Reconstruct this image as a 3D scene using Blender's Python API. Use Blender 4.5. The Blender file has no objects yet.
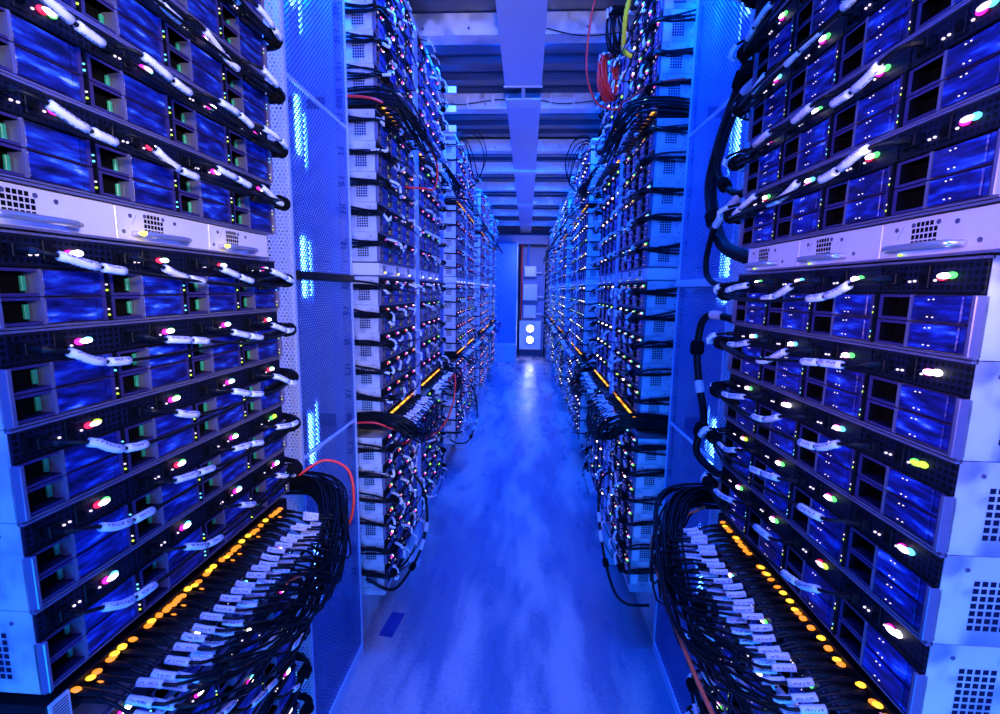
import bpy, math, random
from mathutils import Matrix, Vector
random.seed(11)
C = bpy.context.scene.collection
BLUE = (.0005, .085, 1)
EYE = 1.66                     # camera height above the floor
W, H, PITCH, DEP = .62, .1172, .1185, .44   # server chassis width, height, row pitch, depth
SL = W / 4                     # one sled
FX = {'L': -.615, 'R': .51}    # x of the chassis fronts
PX = {'L': -.715, 'R': .63}    # x of the perforated panels
DX = {'L': -.80, 'R': .715}    # x of the rack rails

# ------------------------------------------------------------------ materials
def mat(name, base=(.5, .5, .5), rough=.5, metal=0., emit=None, strength=1., spec=.5, coat=0.):
    m = bpy.data.materials.new(name); m.use_nodes = True
    b = m.node_tree.nodes['Principled BSDF']
    b.inputs['Base Color'].default_value = (*base, 1)
    b.inputs['Roughness'].default_value = rough
    b.inputs['Metallic'].default_value = metal
    b.inputs['Specular IOR Level'].default_value = spec
    b.inputs['Coat Weight'].default_value = coat
    if emit:
        b.inputs['Emission Color'].default_value = (*emit, 1)
        b.inputs['Emission Strength'].default_value = strength
        try: m.cycles.emission_sampling = 'NONE'
        except Exception: pass
    return m

class NT:
    def __init__(s, m): s.t = m.node_tree; s.n = s.t.nodes; s.b = s.n['Principled BSDF']
    def new(s, kind, **kw):
        n = s.n.new(kind)
        for k, v in kw.items(): setattr(n, k, v)
        return n
    def link(s, a, b): s.t.links.new(a, b)
    def math(s, op, a, b=None):
        n = s.new('ShaderNodeMath', operation=op)
        for i, v in enumerate((a, b)):
            if v is None: continue
            if isinstance(v, (int, float)): n.inputs[i].default_value = v
            else: s.link(v, n.inputs[i])
        return n.outputs[0]
    def objco(s): return s.new('ShaderNodeTexCoord').outputs['Object']
    def noise(s, vec, scale, detail=3, sc3=None):
        if sc3:
            mp = s.new('ShaderNodeMapping'); mp.inputs['Scale'].default_value = sc3
            s.link(vec, mp.inputs[0]); vec = mp.outputs[0]
        n = s.new('ShaderNodeTexNoise'); n.inputs['Scale'].default_value = scale; n.inputs['Detail'].default_value = detail
        s.link(vec, n.inputs['Vector']); return n.outputs['Fac']
    def ramp(s, fac, stops):
        r = s.new('ShaderNodeValToRGB'); e = r.color_ramp.elements
        while len(e) < len(stops): e.new(.5)
        for i, (p, c) in enumerate(stops): e[i].position = p; e[i].color = (*c, 1)
        s.link(fac, r.inputs[0]); return r.outputs[0]
    def bump(s, h, strength=.2, dist=.002):
        b = s.new('ShaderNodeBump'); b.inputs['Strength'].default_value = strength; b.inputs['Distance'].default_value = dist
        s.link(h, b.inputs['Height']); s.link(b.outputs[0], s.b.inputs['Normal'])

M = {}
M['black'] = mat('black_plastic', (.003, .003, .005), .5, spec=.18)
M['hole'] = mat('dark_opening', (.002, .002, .003), .8, spec=.1)
M['vent'] = mat('vent_shadow', (.006, .010, .035), .7, spec=.1)
M['rubber'] = mat('black_cable_jacket', (.003, .003, .005), .42, spec=.22)
M['velcro'] = mat('black_hook_tape', (.004, .004, .005), .95, spec=.1)
M['bezel'] = mat('violet_grey_bezel', (.040, .026, .13), .4)
M['lip'] = mat('pale_steel_lip', (.24, .21, .34), .32, .5)
M['silver'] = mat('silver_faceplate', (.84, .76, .80), .42, .15)
M['handle'] = mat('satin_handle', (.72, .68, .74), .28, .8)
M['screw'] = mat('dark_screw', (.16, .15, .24), .4, .6)
M['white'] = mat('white_label', (.62, .60, .66), .55)
M['pink'] = mat('pale_pink_tag', (.85, .60, .75), .5)
M['green'] = mat('teal_latch', (.02, .45, .25), .4)
M['red'] = mat('red_cable_jacket', (.85, .03, .02), .4)
M['orange'] = mat('orange_cable_jacket', (.95, .14, .05), .4)
M['yellow'] = mat('yellow_cable_jacket', (.95, .75, .02), .4)
M['boxwhite'] = mat('white_enamel', (.80, .80, .86), .45)
M['bluepanel'] = mat('blue_painted_panel', (.10, .26, .80), .45)
M['bluetape'] = mat('blue_floor_tape', (.03, .04, .30), .6)
M['wall'] = mat('container_wall_paint', (.30, .33, .50), .6)
M['duct'] = mat('pale_duct_enamel', (.58, .58, .78), .4)
M['post'] = mat('pale_zinc_post', (.50, .58, .80), .42, .3)
M['lredb'] = mat('label_red', (.75, .04, .12), .5)
M['lblue'] = mat('label_blue', (.10, .12, .50), .5)
M['ink'] = mat('label_ink', (.03, .03, .06), .6)
def led(n, c, s): M[n] = mat(n, (.02, .02, .02), .5, emit=c, strength=s)
led('led_magenta', (1, .015, .60), 2.0); led('led_white', (1, .93, 1), 7); led('led_cyan', (.12, .62, 1), 2.2)
led('led_green', (.14, 1, .20), 1.5); led('led_red', (1, .015, .08), 1.8); led('led_lime', (.62, 1, .04), 1.5)
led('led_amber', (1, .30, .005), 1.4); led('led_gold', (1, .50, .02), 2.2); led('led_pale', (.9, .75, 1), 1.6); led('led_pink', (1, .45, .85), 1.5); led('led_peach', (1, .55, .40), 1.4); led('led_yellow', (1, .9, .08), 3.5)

def m_header():
    m = mat('perforated_black_header', (.012, .013, .03), .5, spec=.2); N = NT(m)
    co = N.objco(); sp = N.new('ShaderNodeSeparateXYZ'); N.link(co, sp.inputs[0])
    a = N.math('FRACT', N.math('DIVIDE', sp.outputs[0], .0085)); b = N.math('FRACT', N.math('DIVIDE', sp.outputs[2], .0085))
    hole = N.math('MULTIPLY', N.math('GREATER_THAN', a, .38), N.math('GREATER_THAN', b, .38))
    N.link(N.ramp(hole, [(0, (.007, .008, .030)), (1, (.0005, .0005, .001))]), N.b.inputs['Base Color'])
    return m
M['header'] = m_header()
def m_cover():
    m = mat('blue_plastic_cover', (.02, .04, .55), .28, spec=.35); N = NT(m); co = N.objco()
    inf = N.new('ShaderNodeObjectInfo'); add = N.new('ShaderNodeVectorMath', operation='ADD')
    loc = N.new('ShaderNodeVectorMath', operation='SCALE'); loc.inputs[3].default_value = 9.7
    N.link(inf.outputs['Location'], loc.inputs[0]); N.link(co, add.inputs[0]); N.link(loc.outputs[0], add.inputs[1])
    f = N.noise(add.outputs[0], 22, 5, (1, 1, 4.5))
    N.link(N.ramp(f, [(.30, (.004, .004, .035)), (.46, (.010, .011, .16)), (.57, (.014, .035, .38)), (.66, (.03, .14, .70)), (.74, (.4, .6, 1))]), N.b.inputs['Base Color'])  # tones of parts under the plastic, with its sheen streaks painted in
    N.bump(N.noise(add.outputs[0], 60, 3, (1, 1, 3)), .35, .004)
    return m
M['cover'] = m_cover()
def m_galv(name, c, k):
    m = mat(name, c, .42, .35); N = NT(m); co = N.objco()
    f = N.noise(co, 14, 5)
    N.link(N.ramp(f, [(.3, tuple(x * k for x in c)), (.7, c)]), N.b.inputs['Base Color'])
    N.link(N.ramp(N.noise(co, 35, 3), [(.3, (.3,) * 3), (.75, (.55,) * 3)]), N.b.inputs['Roughness'])
    N.link(N.ramp(N.noise(co, 11, 6), [(.44, (.12,) * 3), (.56, (.85,) * 3)]), N.b.inputs['Metallic'])
    return m
M['galv'] = m_galv('galvanised_steel', (.74, .72, .78), .82)
M['beam'] = m_galv('galvanised_beam', (.80, .74, .74), .8)
def m_mesh(name, base, py, pz, r, ax=1):
    m = mat(name, base, .45, .3); N = NT(m)
    co = N.objco(); sp = N.new('ShaderNodeSeparateXYZ'); N.link(co, sp.inputs[0])
    out = []
    for off in (0, .5):
        fy = N.math('SUBTRACT', N.math('FRACT', N.math('ADD', N.math('DIVIDE', sp.outputs[ax], py), off)), .5)
        fz = N.math('MULTIPLY', N.math('SUBTRACT', N.math('FRACT', N.math('ADD', N.math('DIVIDE', sp.outputs[2], pz), off)), .5), 1.732)
        out.append(N.math('SQRT', N.math('ADD', N.math('MULTIPLY', fy, fy), N.math('MULTIPLY', fz, fz))))
    solid = N.math('GREATER_THAN', N.math('MINIMUM', *out), r)
    N.link(solid, N.b.inputs['Alpha'])
    return m
M['mesh'] = m_mesh('fine_perforated_sheet', (.07, .13, .40), .0165, .0170, .33)
M['hexmesh'] = m_mesh('hexagon_perforated_strip', (.80, .80, .86), .0125, .0205, .34, 0)
def m_floor():
    m = mat('worn_grey_floor', (.4, .4, .5), .4); N = NT(m); co = N.objco()
    big = N.noise(co, 1.1, 4, (2.2, .5, 1)); fine = N.noise(co, 60, 4); sc = N.noise(co, 3, 2, (2.2, .6, 1))
    mix = N.math('ADD', N.math('MULTIPLY', big, .65), N.math('ADD', N.math('MULTIPLY', fine, .12), N.math('MULTIPLY', sc, .28)))
    N.link(N.ramp(mix, [(.36, (.11, .15, .28)), (.49, (.17, .20, .30)), (.58, (.58, .42, .42))]), N.b.inputs['Base Color'])
    N.link(N.ramp(sc, [(.3, (.20,) * 3), (.7, (.42,) * 3)]), N.b.inputs['Roughness'])
    N.bump(fine, .12, .002)
    return m
M['floor'] = m_floor()
def m_ceil():
    m = mat('corrugated_roof_sheet', (.34, .36, .48), .42, .4); N = NT(m); co = N.objco()
    f = N.noise(co, 2.2, 4, (.5, 3, 1))
    N.link(N.ramp(f, [(.3, (.045, .05, .08)), (.7, (.10, .10, .13))]), N.b.inputs['Base Color'])
    return m
M['ceil'] = m_ceil()
def m_sleeve():
    m = mat('printed_white_sleeve', (.86, .84, .9), .5); N = NT(m)
    uv = N.new('ShaderNodeUVMap').outputs[0]; sp = N.new('ShaderNodeSeparateXYZ'); N.link(uv, sp.inputs[0])
    u, v = sp.outputs[0], sp.outputs[1]
    inf = N.new('ShaderNodeObjectInfo').outputs['Random']
    cell = N.new('ShaderNodeTexWhiteNoise', noise_dimensions='3D'); cv = N.new('ShaderNodeCombineXYZ')
    N.link(N.math('FLOOR', N.math('MULTIPLY', u, 22)), cv.inputs[0]); N.link(N.math('FLOOR', N.math('MULTIPLY', v, 26)), cv.inputs[1]); N.link(inf, cv.inputs[2])
    N.link(cv.outputs[0], cell.inputs['Vector'])
    vv = N.math('FRACT', N.math('MULTIPLY', v, 3))
    band = N.math('MULTIPLY', N.math('GREATER_THAN', vv, .3), N.math('LESS_THAN', vv, .62))
    ends = N.math('MULTIPLY', N.math('GREATER_THAN', u, .12), N.math('LESS_THAN', u, .88))
    ink = N.math('MULTIPLY', N.math('MULTIPLY', band, ends), N.math('GREATER_THAN', cell.outputs['Value'], .48))
    N.link(N.ramp(ink, [(0, (.86, .84, .9)), (1, (.22, .2, .34))]), N.b.inputs['Base Color'])
    return m
M['sleeve'] = m_sleeve()
def lampmat(n, c, s):
    m = mat(n, (.8, .8, .8), .5, emit=c, strength=s)
    try: m.cycles.emission_sampling = 'AUTO'
    except Exception: pass
    M[n] = m
lampmat('tube_glow', (.05, .20, 1), 40); lampmat('flood_glow', (.75, .85, 1), 16)

# ------------------------------------------------------------------ mesh builder
class MB:
    def __init__(s): s.v = []; s.f = []; s.mi = []; s.mats = []; s.uv = {}
    def m(s, name):
        if name not in s.mats: s.mats.append(name)
        return s.mats.index(name)
    def quad(s, pts, mt):
        i = len(s.v); s.v += [tuple(p) for p in pts]; s.f.append(tuple(range(i, i + len(pts)))); s.mi.append(s.m(mt)); return s
    def box(s, a, b, mt, bev=0):
        x0, y0, z0 = a; x1, y1, z1 = b
        i = len(s.v); k = s.m(mt)
        if bev:
            e = min(bev, (x1-x0)/2.2, (y1-y0)/2.2, (z1-z0)/2.2)
            idx = {}
            for cx in (0, 1):
                for cy in (0, 1):
                    for cz in (0, 1):
                        X, Y, Z = (x0, x1)[cx], (y0, y1)[cy], (z0, z1)[cz]
                        dx, dy, dz = (e, -e)[cx], (e, -e)[cy], (e, -e)[cz]
                        for ax, p in (('x', (X, Y+dy, Z+dz)), ('y', (X+dx, Y, Z+dz)), ('z', (X+dx, Y+dy, Z))):
                            idx[cx, cy, cz, ax] = len(s.v); s.v.append(p)
            def F(*q): s.f.append(tuple(idx[w] for w in q)); s.mi.append(k)
            F((0,0,0,'x'),(0,0,1,'x'),(0,1,1,'x'),(0,1,0,'x')); F((1,0,0,'x'),(1,1,0,'x'),(1,1,1,'x'),(1,0,1,'x'))
            F((0,0,0,'y'),(1,0,0,'y'),(1,0,1,'y'),(0,0,1,'y')); F((0,1,0,'y'),(0,1,1,'y'),(1,1,1,'y'),(1,1,0,'y'))
            F((0,0,0,'z'),(0,1,0,'z'),(1,1,0,'z'),(1,0,0,'z')); F((0,0,1,'z'),(1,0,1,'z'),(1,1,1,'z'),(0,1,1,'z'))
            for a_ in (0, 1):
                for b_ in (0, 1):
                    F((a_,b_,0,'x'),(a_,b_,1,'x'),(a_,b_,1,'y'),(a_,b_,0,'y'))
                    F((a_,0,b_,'x'),(a_,1,b_,'x'),(a_,1,b_,'z'),(a_,0,b_,'z'))
                    F((0,a_,b_,'y'),(1,a_,b_,'y'),(1,a_,b_,'z'),(0,a_,b_,'z'))
                    for c_ in (0, 1): F((a_,b_,c_,'x'),(a_,b_,c_,'y'),(a_,b_,c_,'z'))
            return s
        s.v += [(x0,y0,z0),(x1,y0,z0),(x1,y1,z0),(x0,y1,z0),(x0,y0,z1),(x1,y0,z1),(x1,y1,z1),(x0,y1,z1)]
        for q in ((0,3,2,1),(4,5,6,7),(0,1,5,4),(1,2,6,5),(2,3,7,6),(3,0,4,7)):
            s.f.append(tuple(i + w for w in q)); s.mi.append(k)
        return s
    def tube(s, pts, r, mt, n=8, uv=False, cap=True):
        k = s.m(mt); pts = [Vector(p) for p in pts]; i0 = len(s.v)
        rs = r if isinstance(r, (list, tuple)) else [r] * len(pts)
        t0 = (pts[1] - pts[0]).normalized()
        ref = Vector((0, 0, 1)) if abs(t0.z) < .9 else Vector((1, 0, 0))
        nv = (ref - t0 * ref.dot(t0)).normalized()
        for j, p in enumerate(pts):
            t = (pts[min(j+1, len(pts)-1)] - pts[max(j-1, 0)])
            t = t.normalized() if t.length > 1e-9 else t0
            nv = nv - t * nv.dot(t); nv = nv.normalized() if nv.length > 1e-6 else t.orthogonal().normalized()
            bn = t.cross(nv)
            for a in range(n):
                th = 2 * math.pi * a / n
                s.v.append(tuple(p + (nv * math.cos(th) + bn * math.sin(th)) * rs[j]))
        for j in range(len(pts) - 1):
            for a in range(n):
                b = (a + 1) % n
                q = (i0+j*n+a, i0+j*n+b, i0+(j+1)*n+b, i0+(j+1)*n+a)
                if uv:
                    u0, u1 = j/(len(pts)-1), (j+1)/(len(pts)-1); v0, v1 = a/n, (a+1)/n
                    s.uv[len(s.f)] = ((u0, v0), (u0, v1), (u1, v1), (u1, v0))
                s.f.append(q); s.mi.append(k)
        if cap:
            s.f.append(tuple(i0 + a for a in reversed(range(n)))); s.mi.append(k)
            s.f.append(tuple(i0 + (len(pts)-1)*n + a for a in range(n))); s.mi.append(k)
        return s
    def dome(s, c, rx, ry, rz, mt, n=8, m=4):
        k = s.m(mt); i0 = len(s.v)
        for j in range(1, m):
            ph = math.pi * j / m
            for a in range(n):
                th = 2*math.pi*a/n
                s.v.append((c[0]+rx*math.sin(ph)*math.cos(th), c[1]+ry*math.sin(ph)*math.sin(th), c[2]+rz*math.cos(ph)))
        top = len(s.v); s.v.append((c[0], c[1], c[2]+rz)); bot = len(s.v); s.v.append((c[0], c[1], c[2]-rz))
        for a in range(n):
            b = (a+1) % n
            s.f.append((top, i0+a, i0+b)); s.mi.append(k)
            s.f.append((bot, i0+(m-2)*n+b, i0+(m-2)*n+a)); s.mi.append(k)
            for j in range(m-2):
                s.f.append((i0+j*n+a, i0+(j+1)*n+a, i0+(j+1)*n+b, i0+j*n+b)); s.mi.append(k)
        return s
    def disc_y(s, c, r, d, mt, n=10):          # a short cylinder facing -y
        return s.tube([(c[0], c[1], c[2]), (c[0], c[1]-d, c[2])], r, mt, n)
    def add(s, o, off=(0, 0, 0), mtx=None):
        i0 = len(s.v)
        for p in o.v:
            q = Vector(p) + Vector(off)
            s.v.append(tuple(mtx @ q if mtx else q))
        for j, f in enumerate(o.f):
            if j in o.uv: s.uv[len(s.f)] = o.uv[j]
            s.f.append(tuple(i0 + a for a in f)); s.mi.append(s.m(o.mats[o.mi[j]]))
        return s
    def mesh(s, name, smooth=False):
        me = bpy.data.meshes.new(name); me.from_pydata(s.v, [], s.f)
        for k in s.mats: me.materials.append(M[k])
        me.polygons.foreach_set('material_index', s.mi)
        if smooth: me.polygons.foreach_set('use_smooth', [True] * len(s.f))
        if s.uv:
            ul = me.uv_layers.new(name='UVMap')
            for j, c in s.uv.items():
                for li, q in zip(me.polygons[j].loop_indices, c): ul.data[li].uv = q
        me.update(); return me

def obj(name, me, parent=None, loc=(0, 0, 0), rot=0):
    if isinstance(me, MB): me = me.mesh(name)
    o = bpy.data.objects.new(name, me); C.objects.link(o)
    o.location = loc; o.rotation_euler = (0, 0, rot)
    if parent: o.parent = parent
    return o
def empty(name, loc=(0, 0, 0), rot=0):
    o = bpy.data.objects.new(name, None); C.objects.link(o); o.empty_display_size = .05
    o.location = loc; o.rotation_euler = (0, 0, rot); return o
def tag(o, label, cat, group=None, kind=None):
    o['label'] = label; o['category'] = cat
    if group: o['group'] = group
    if kind: o['kind'] = kind
    return o
def struct(name, mb):
    o = obj(name, mb); o['kind'] = 'structure'; return o
def spline(P, n):
    P = [Vector(p) for p in P]; Q = [P[0]*2 - P[1]] + P + [P[-1]*2 - P[-2]]; out = []
    seg = len(P) - 1
    for k in range(n + 1):
        x = k / n * seg; i = min(int(x), seg - 1); t = x - i
        a, b, c, d = Q[i], Q[i+1], Q[i+2], Q[i+3]
        out.append(.5 * ((2*b) + (c-a)*t + (2*a-5*b+4*c-d)*t*t + (3*b-a-3*c+d)*t**3))
    return out
def sub(path, s0, s1, n=5):                     # the stretch of a path between two arc lengths
    L = [0]
    for a, b in zip(path, path[1:]): L.append(L[-1] + (b-a).length)
    def at(s):
        s = max(0, min(L[-1], s))
        for j in range(len(L)-1):
            if s <= L[j+1]: return path[j].lerp(path[j+1], (s-L[j])/max(1e-9, L[j+1]-L[j]))
        return path[-1]
    return [at(s0 + (s1-s0)*j/n) for j in range(n+1)]

# local rack space: x along the front (left to right as one faces it), -y out of the front, z up
def place(side, y0):                            # location and turn of a unit whose near end lies at y0
    return ((FX['L'], y0, 0), math.pi/2) if side == 'L' else ((FX['R'], y0 + W, 0), -math.pi/2)
def PT(side, s, n, z):                          # a world point: s metres down the aisle, n metres out of the chassis fronts
    return Vector((FX['L'] + n, s, z)) if side == 'L' else Vector((FX['R'] - n, s, z))

# ------------------------------------------------------------------ server chassis kit
HD = .043                                       # header height
DH = (H - HD - .003) / 2                        # one drive bay
ZD = (.003 + DH, .003)                          # bay bottoms (upper, lower)
def k_body(simple=False):
    b = MB()
    b.box((0, .0205, 0), (W, DEP, H), 'galv')
    b.box((0, .002, 0), (.0009, .0205, H), 'galv'); b.box((W-.0009, .002, 0), (W, .0205, H), 'galv'); b.box((.0009, .004, H-.003), (W-.0009, .0205, H), 'galv'); b.box((.0009, .004, 0), (W-.0009, .0205, .0028), 'galv'); b.box((.0009, .004, H-HD-.001), (W-.0009, .0205, H-HD+.0004), 'black')
    b.box((0, -.004, H-.003), (W, .004, H), 'lip')
    b.box((0, -.003, 0), (W, .004, .0025), 'lip')
    for x, sx in ((0, -1), (W, 1)):             # side vents, slots and screws
        e = x + sx*.0004
        for r in range(7):
            for c in range(5):
                if simple and (r > 4): continue
                y, z = .040 + c*.0095, .020 + r*.0098
                q = [(e, y, z), (e, y+.0068, z), (e, y+.0068, z+.0068), (e, y, z+.0068)]
                b.quad(q if sx < 0 else q[::-1], 'vent')
        if not simple:
            for y, z in ((.03, .1), (.105, .1), (.11, .05), (.12, .02)):
                b.tube([(x, y, z), (x+sx*.0012, y, z)], .0028, 'screw', 8)
    return b
def k_header():
    b = MB()
    w = SL - .002
    b.box((.001, -.001, H-HD+.0005), (w, .004, H-.0035), 'header')
    b.box((.001, -.0035, H-HD+.0005), (w, -.001, H-HD+.003), 'black')
    b.box((.012, -.006, H-.032), (.016, -.001, H-.012), 'black'); b.box((.066, -.003, H-.036), (.080, -.001, H-.007), 'black', .002)
    b.disc_y((.073, -.003, H-.024), .006, .002, 'hole', 12)
    return b
def k_port():
    return MB().box((.022, -.012, H-.031), (.038, -.001, H-.015), 'black', .001).box((.0245, -.0125, H-.028), (.0355, -.012, H-.018), 'hole')
STAT = [('led_magenta', 'led_white', 'led_cyan'), ('led_magenta', 'led_white', 'led_green'), ('led_red', 'led_white', 'led_green'),
        ('led_magenta', 'led_white', 'led_white'), ('led_red', 'led_pale', 'led_lime'), ('led_magenta', 'led_pale', 'led_cyan'), ('led_green', 'led_lime', 'led_lime')]
def k_status(v, lo=False):
    b = MB(); a = STAT[v]; n, m = (6, 3) if lo else (10, 6); z = H-.021; k = 1.08 if lo else .84
    core = random.choice(('led_pink', 'led_peach', 'led_pink', 'led_pale')) if lo and v != 6 else a[1]
    b.dome((.1000, -.003, z-.0008), .0085*k, .005*k, .0058*k, a[0], n, m)  # side domes imitate the coloured halo around the LED core
    b.dome((.1125, -.003, z+.0006), .0080*k, .005*k, .0052*k, a[2], n, m)
    c_ = .66 if lo else 1
    b.dome((.1060, -.0065, z), .0112*k*c_, .0045*k, .0044*k*c_, core, n, m)
    return b
def k_dots():
    b = MB()
    for x, z in ((.050, H-.027), (.058, H-.0265), (.089, H-.026)): b.dome((x, -.002, z), .0022, .002, .0016, 'led_pale', 6, 4)  # pale screw dots, given a glow to look bright
    return b
def k_bay():
    b = MB(); x0, x1 = .001, SL-.001; z0, z1 = .0008, DH-.0008
    ox0, ox1, oz0, oz1 = .008, .056, .0045, DH-.0045
    f = -.002
    b.box((x0, f, z0), (ox0, .02, z1), 'bezel'); b.box((ox0, f, z0), (ox1, .02, oz0), 'bezel'); b.box((ox0, f, oz1), (ox1, .02, z1), 'bezel')
    b.box((ox1, f-.0015, z0), (ox1+.004, .02, z1), 'lip')
    b.box((ox1+.004, .001, z0), (x1, .02, z1), 'bezel')
    b.box((.143, f-.002, z0), (.147, .001, z1), 'bezel'); b.box((x1-.0035, f-.003, z0), (x1, .001, z1), 'black')
    b.quad([(ox0, .018, oz0), (ox1, .018, oz0), (ox1, .018, oz1), (ox0, .018, oz1)], 'hole')
    for q in ([(ox0, f, oz0), (ox1, f, oz0), (ox1, .018, oz0), (ox0, .018, oz0)], [(ox0, .018, oz1), (ox1, .018, oz1), (ox1, f, oz1), (ox0, f, oz1)],
              [(ox0+.0003, f, oz0), (ox0+.0003, .018, oz0), (ox0+.0003, .018, oz1), (ox0+.0003, f, oz1)]): b.quad(q, 'hole')
    return b
def k_latch():
    return MB().box((.0490, .0130, .0068), (.0550, .0176, DH-.0095), 'green', .001)
def k_cover():
    b = MB(); z0, z1 = .0022, DH-.0022
    b.box((.0605, -.003, z0), (.132, .001, z1), 'cover', .0012)
    b.box((.1335, -.0015, z0), (.1425, .001, z1), 'cover')
    return b
def k_act(v):
    b = MB()
    b.dome((.1495, -.004, .0085), .0017, .002, .0017, ('led_lime', 'led_cyan', 'led_lime')[v], 6, 4)
    b.dome((.1495, -.004, .0165), .0014, .002, .0014, ('led_pale', 'led_cyan', 'led_cyan')[v], 6, 4)
    return b
def k_glint():
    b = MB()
    for x, z in ((.085, DH-.007), (.092, DH-.0065), (.086, .007), (.094, .0068)): b.dome((x, -.003, z), .0015, .0012, .0009, 'led_pale', 6, 3)  # glowing dots imitate bright reflections on the cover
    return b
def k_ear(right):
    x0, x1 = (W-.006, W) if right else (0, .006)
    return MB().box((x0, -.009, .002), (x1, .006, H-HD-.001), 'lip', .001)
def k_coverR(): return k_cover().add(k_glint())
def k_head2(): return k_header().add(k_dots())
KB = dict(coverR=k_coverR(), head2=k_head2(), body=k_body(), header=k_header(), port=k_port(), ind=k_dots(), bay=k_bay(), latch=k_latch(), cover=k_cover(), glint=k_glint())
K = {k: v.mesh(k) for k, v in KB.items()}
K_ST = [k_status(v).mesh('status_light', True) for v in range(len(STAT))]
K_STM = [k_status(v, True).mesh('status_light', True) for v in range(len(STAT))]
K_ACT = [k_act(v).mesh('activity_light', True) for v in range(3)]
K_EAR = [k_ear(0).mesh('bracket_ear'), k_ear(1).mesh('bracket_ear')]
def far_chassis(seed):                          # the same chassis as one mesh, for racks too far off to show the parts
    r = random.Random(seed); b = MB(); b.add(k_body(True))
    for i in range(4):
        o = (i*SL, 0, 0)
        b.add(KB['header'], o); b.add(k_status(r.choice((0, 0, 0, 1, 1, 2, 3, 3, 4, 5, 6)), True), o)
        for z in ZD:
            q = (i*SL, 0, z)
            b.add(KB['bay'], q); b.add(KB['cover'], q)
            if r.random() < .8: b.add(k_act(r.randrange(3)), q)
    return b
FARB = [far_chassis(k) for k in range(5)]
FAR = [b.mesh('server_chassis') for b in FARB]
def chassis(side, y0, z, label, full):
    loc, rot = place(side, y0); loc = (loc[0], loc[1], z)
    if not full:
        o = obj('server_chassis', random.choice(FAR), None, loc, rot)
        return tag(o, label, 'server', 'server chassis in the racks')
    t = empty('server_chassis', loc, rot); tag(t, label, 'server', 'server chassis in the racks')
    obj('body', K['body'], t)
    for i in range(2): obj('bracket_ear', K_EAR[i], t)
    for i in range(4):
        h = obj('header_panel', K['head2'], t, (i*SL, 0, 0))
        st = random.choice((0, 0, 0, 1, 1, 1, 2, 2, 3, 3, 4, 5, 5)) if random.random() < .97 else 6
        obj('network_port', K['port'], h); obj('status_light', (K_ST if full > 1 else K_STM)[st], h)
        for zb in ZD:
            d = obj('drive_bay', K['bay'], t, (i*SL, 0, zb))
            if side == 'L': obj('release_latch', K['latch'], d)
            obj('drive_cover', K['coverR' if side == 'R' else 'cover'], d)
            obj('activity_light', K_ACT[(i + (zb > .01)) % 3 if random.random() < .7 else 0], d)
    return t

# ------------------------------------------------------------------ power supplies and their shelf
PW, PH = W/3 - .002, .049
def p_face():
    b = MB(); b.box((0, 0, 0), (PW, .3, PH), 'silver', .0008)
    for r in range(4):
        for c in range(6):
            if r == 3 and c in (0, 5): continue
            x, z = .052 + c*.0068, .014 + r*.0078
            b.quad([(x, -.0004, z), (x+.0052, -.0004, z), (x+.0052, -.0004, z+.0058), (x, -.0004, z+.0058)], 'hole')
    b.quad([(.028, -.0004, .024), (.0285, -.0004, .0235), (.0385, -.0004, .040), (.038, -.0004, .0405)], 'screw')
    return b
PSC = ((.054, .040), (.092, .040), (.118, .037), (.026, .037), (.012, .012), (.150, .012))
def p_screw(): return MB().disc_y((0, 0, 0), .0032, .0009, 'screw', 10)
def p_handle():
    b = MB()
    pts = spline([(.030, 0, .010), (.031, -.014, .010), (.040, -.02, .010), (.080, -.021, .010), (.120, -.02, .010), (.129, -.014, .010), (.130, 0, .010)], 24)
    return b.tube(pts, .0048, 'handle', 10)
def p_led(left):
    b = MB()
    if left: b.dome((.038, -.017, .0105), .018, .0055, .0046, 'led_yellow', 12, 6)  # LED dome stretched to imitate its yellow reflection along the handle
    else: b.dome((.042, -.004, .0025), .0035, .003, .002, 'led_lime', 8, 4)
    return b
PF, PS, PHm = p_face().mesh('faceplate'), p_screw().mesh('screw'), p_handle().mesh('handle', True)
PL = {'L': p_led(True).mesh('power_light', True), 'R': p_led(False).mesh('power_light', True)}
def p_far(side): return MB().add(p_face()).add(p_handle()).add(p_led(side == 'L'))
PFAR = {s: p_far(s).mesh('power_supply') for s in 'LR'}
def shelf_mb(): return MB().box((0, -.006, 0), (W, DEP, .003), 'lip').box((0, -.004, .0545), (W, DEP, .0575), 'lip').box((0, .305, .003), (W, DEP, .0545), 'galv')
SHELF = shelf_mb().mesh('power_shelf')

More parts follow.
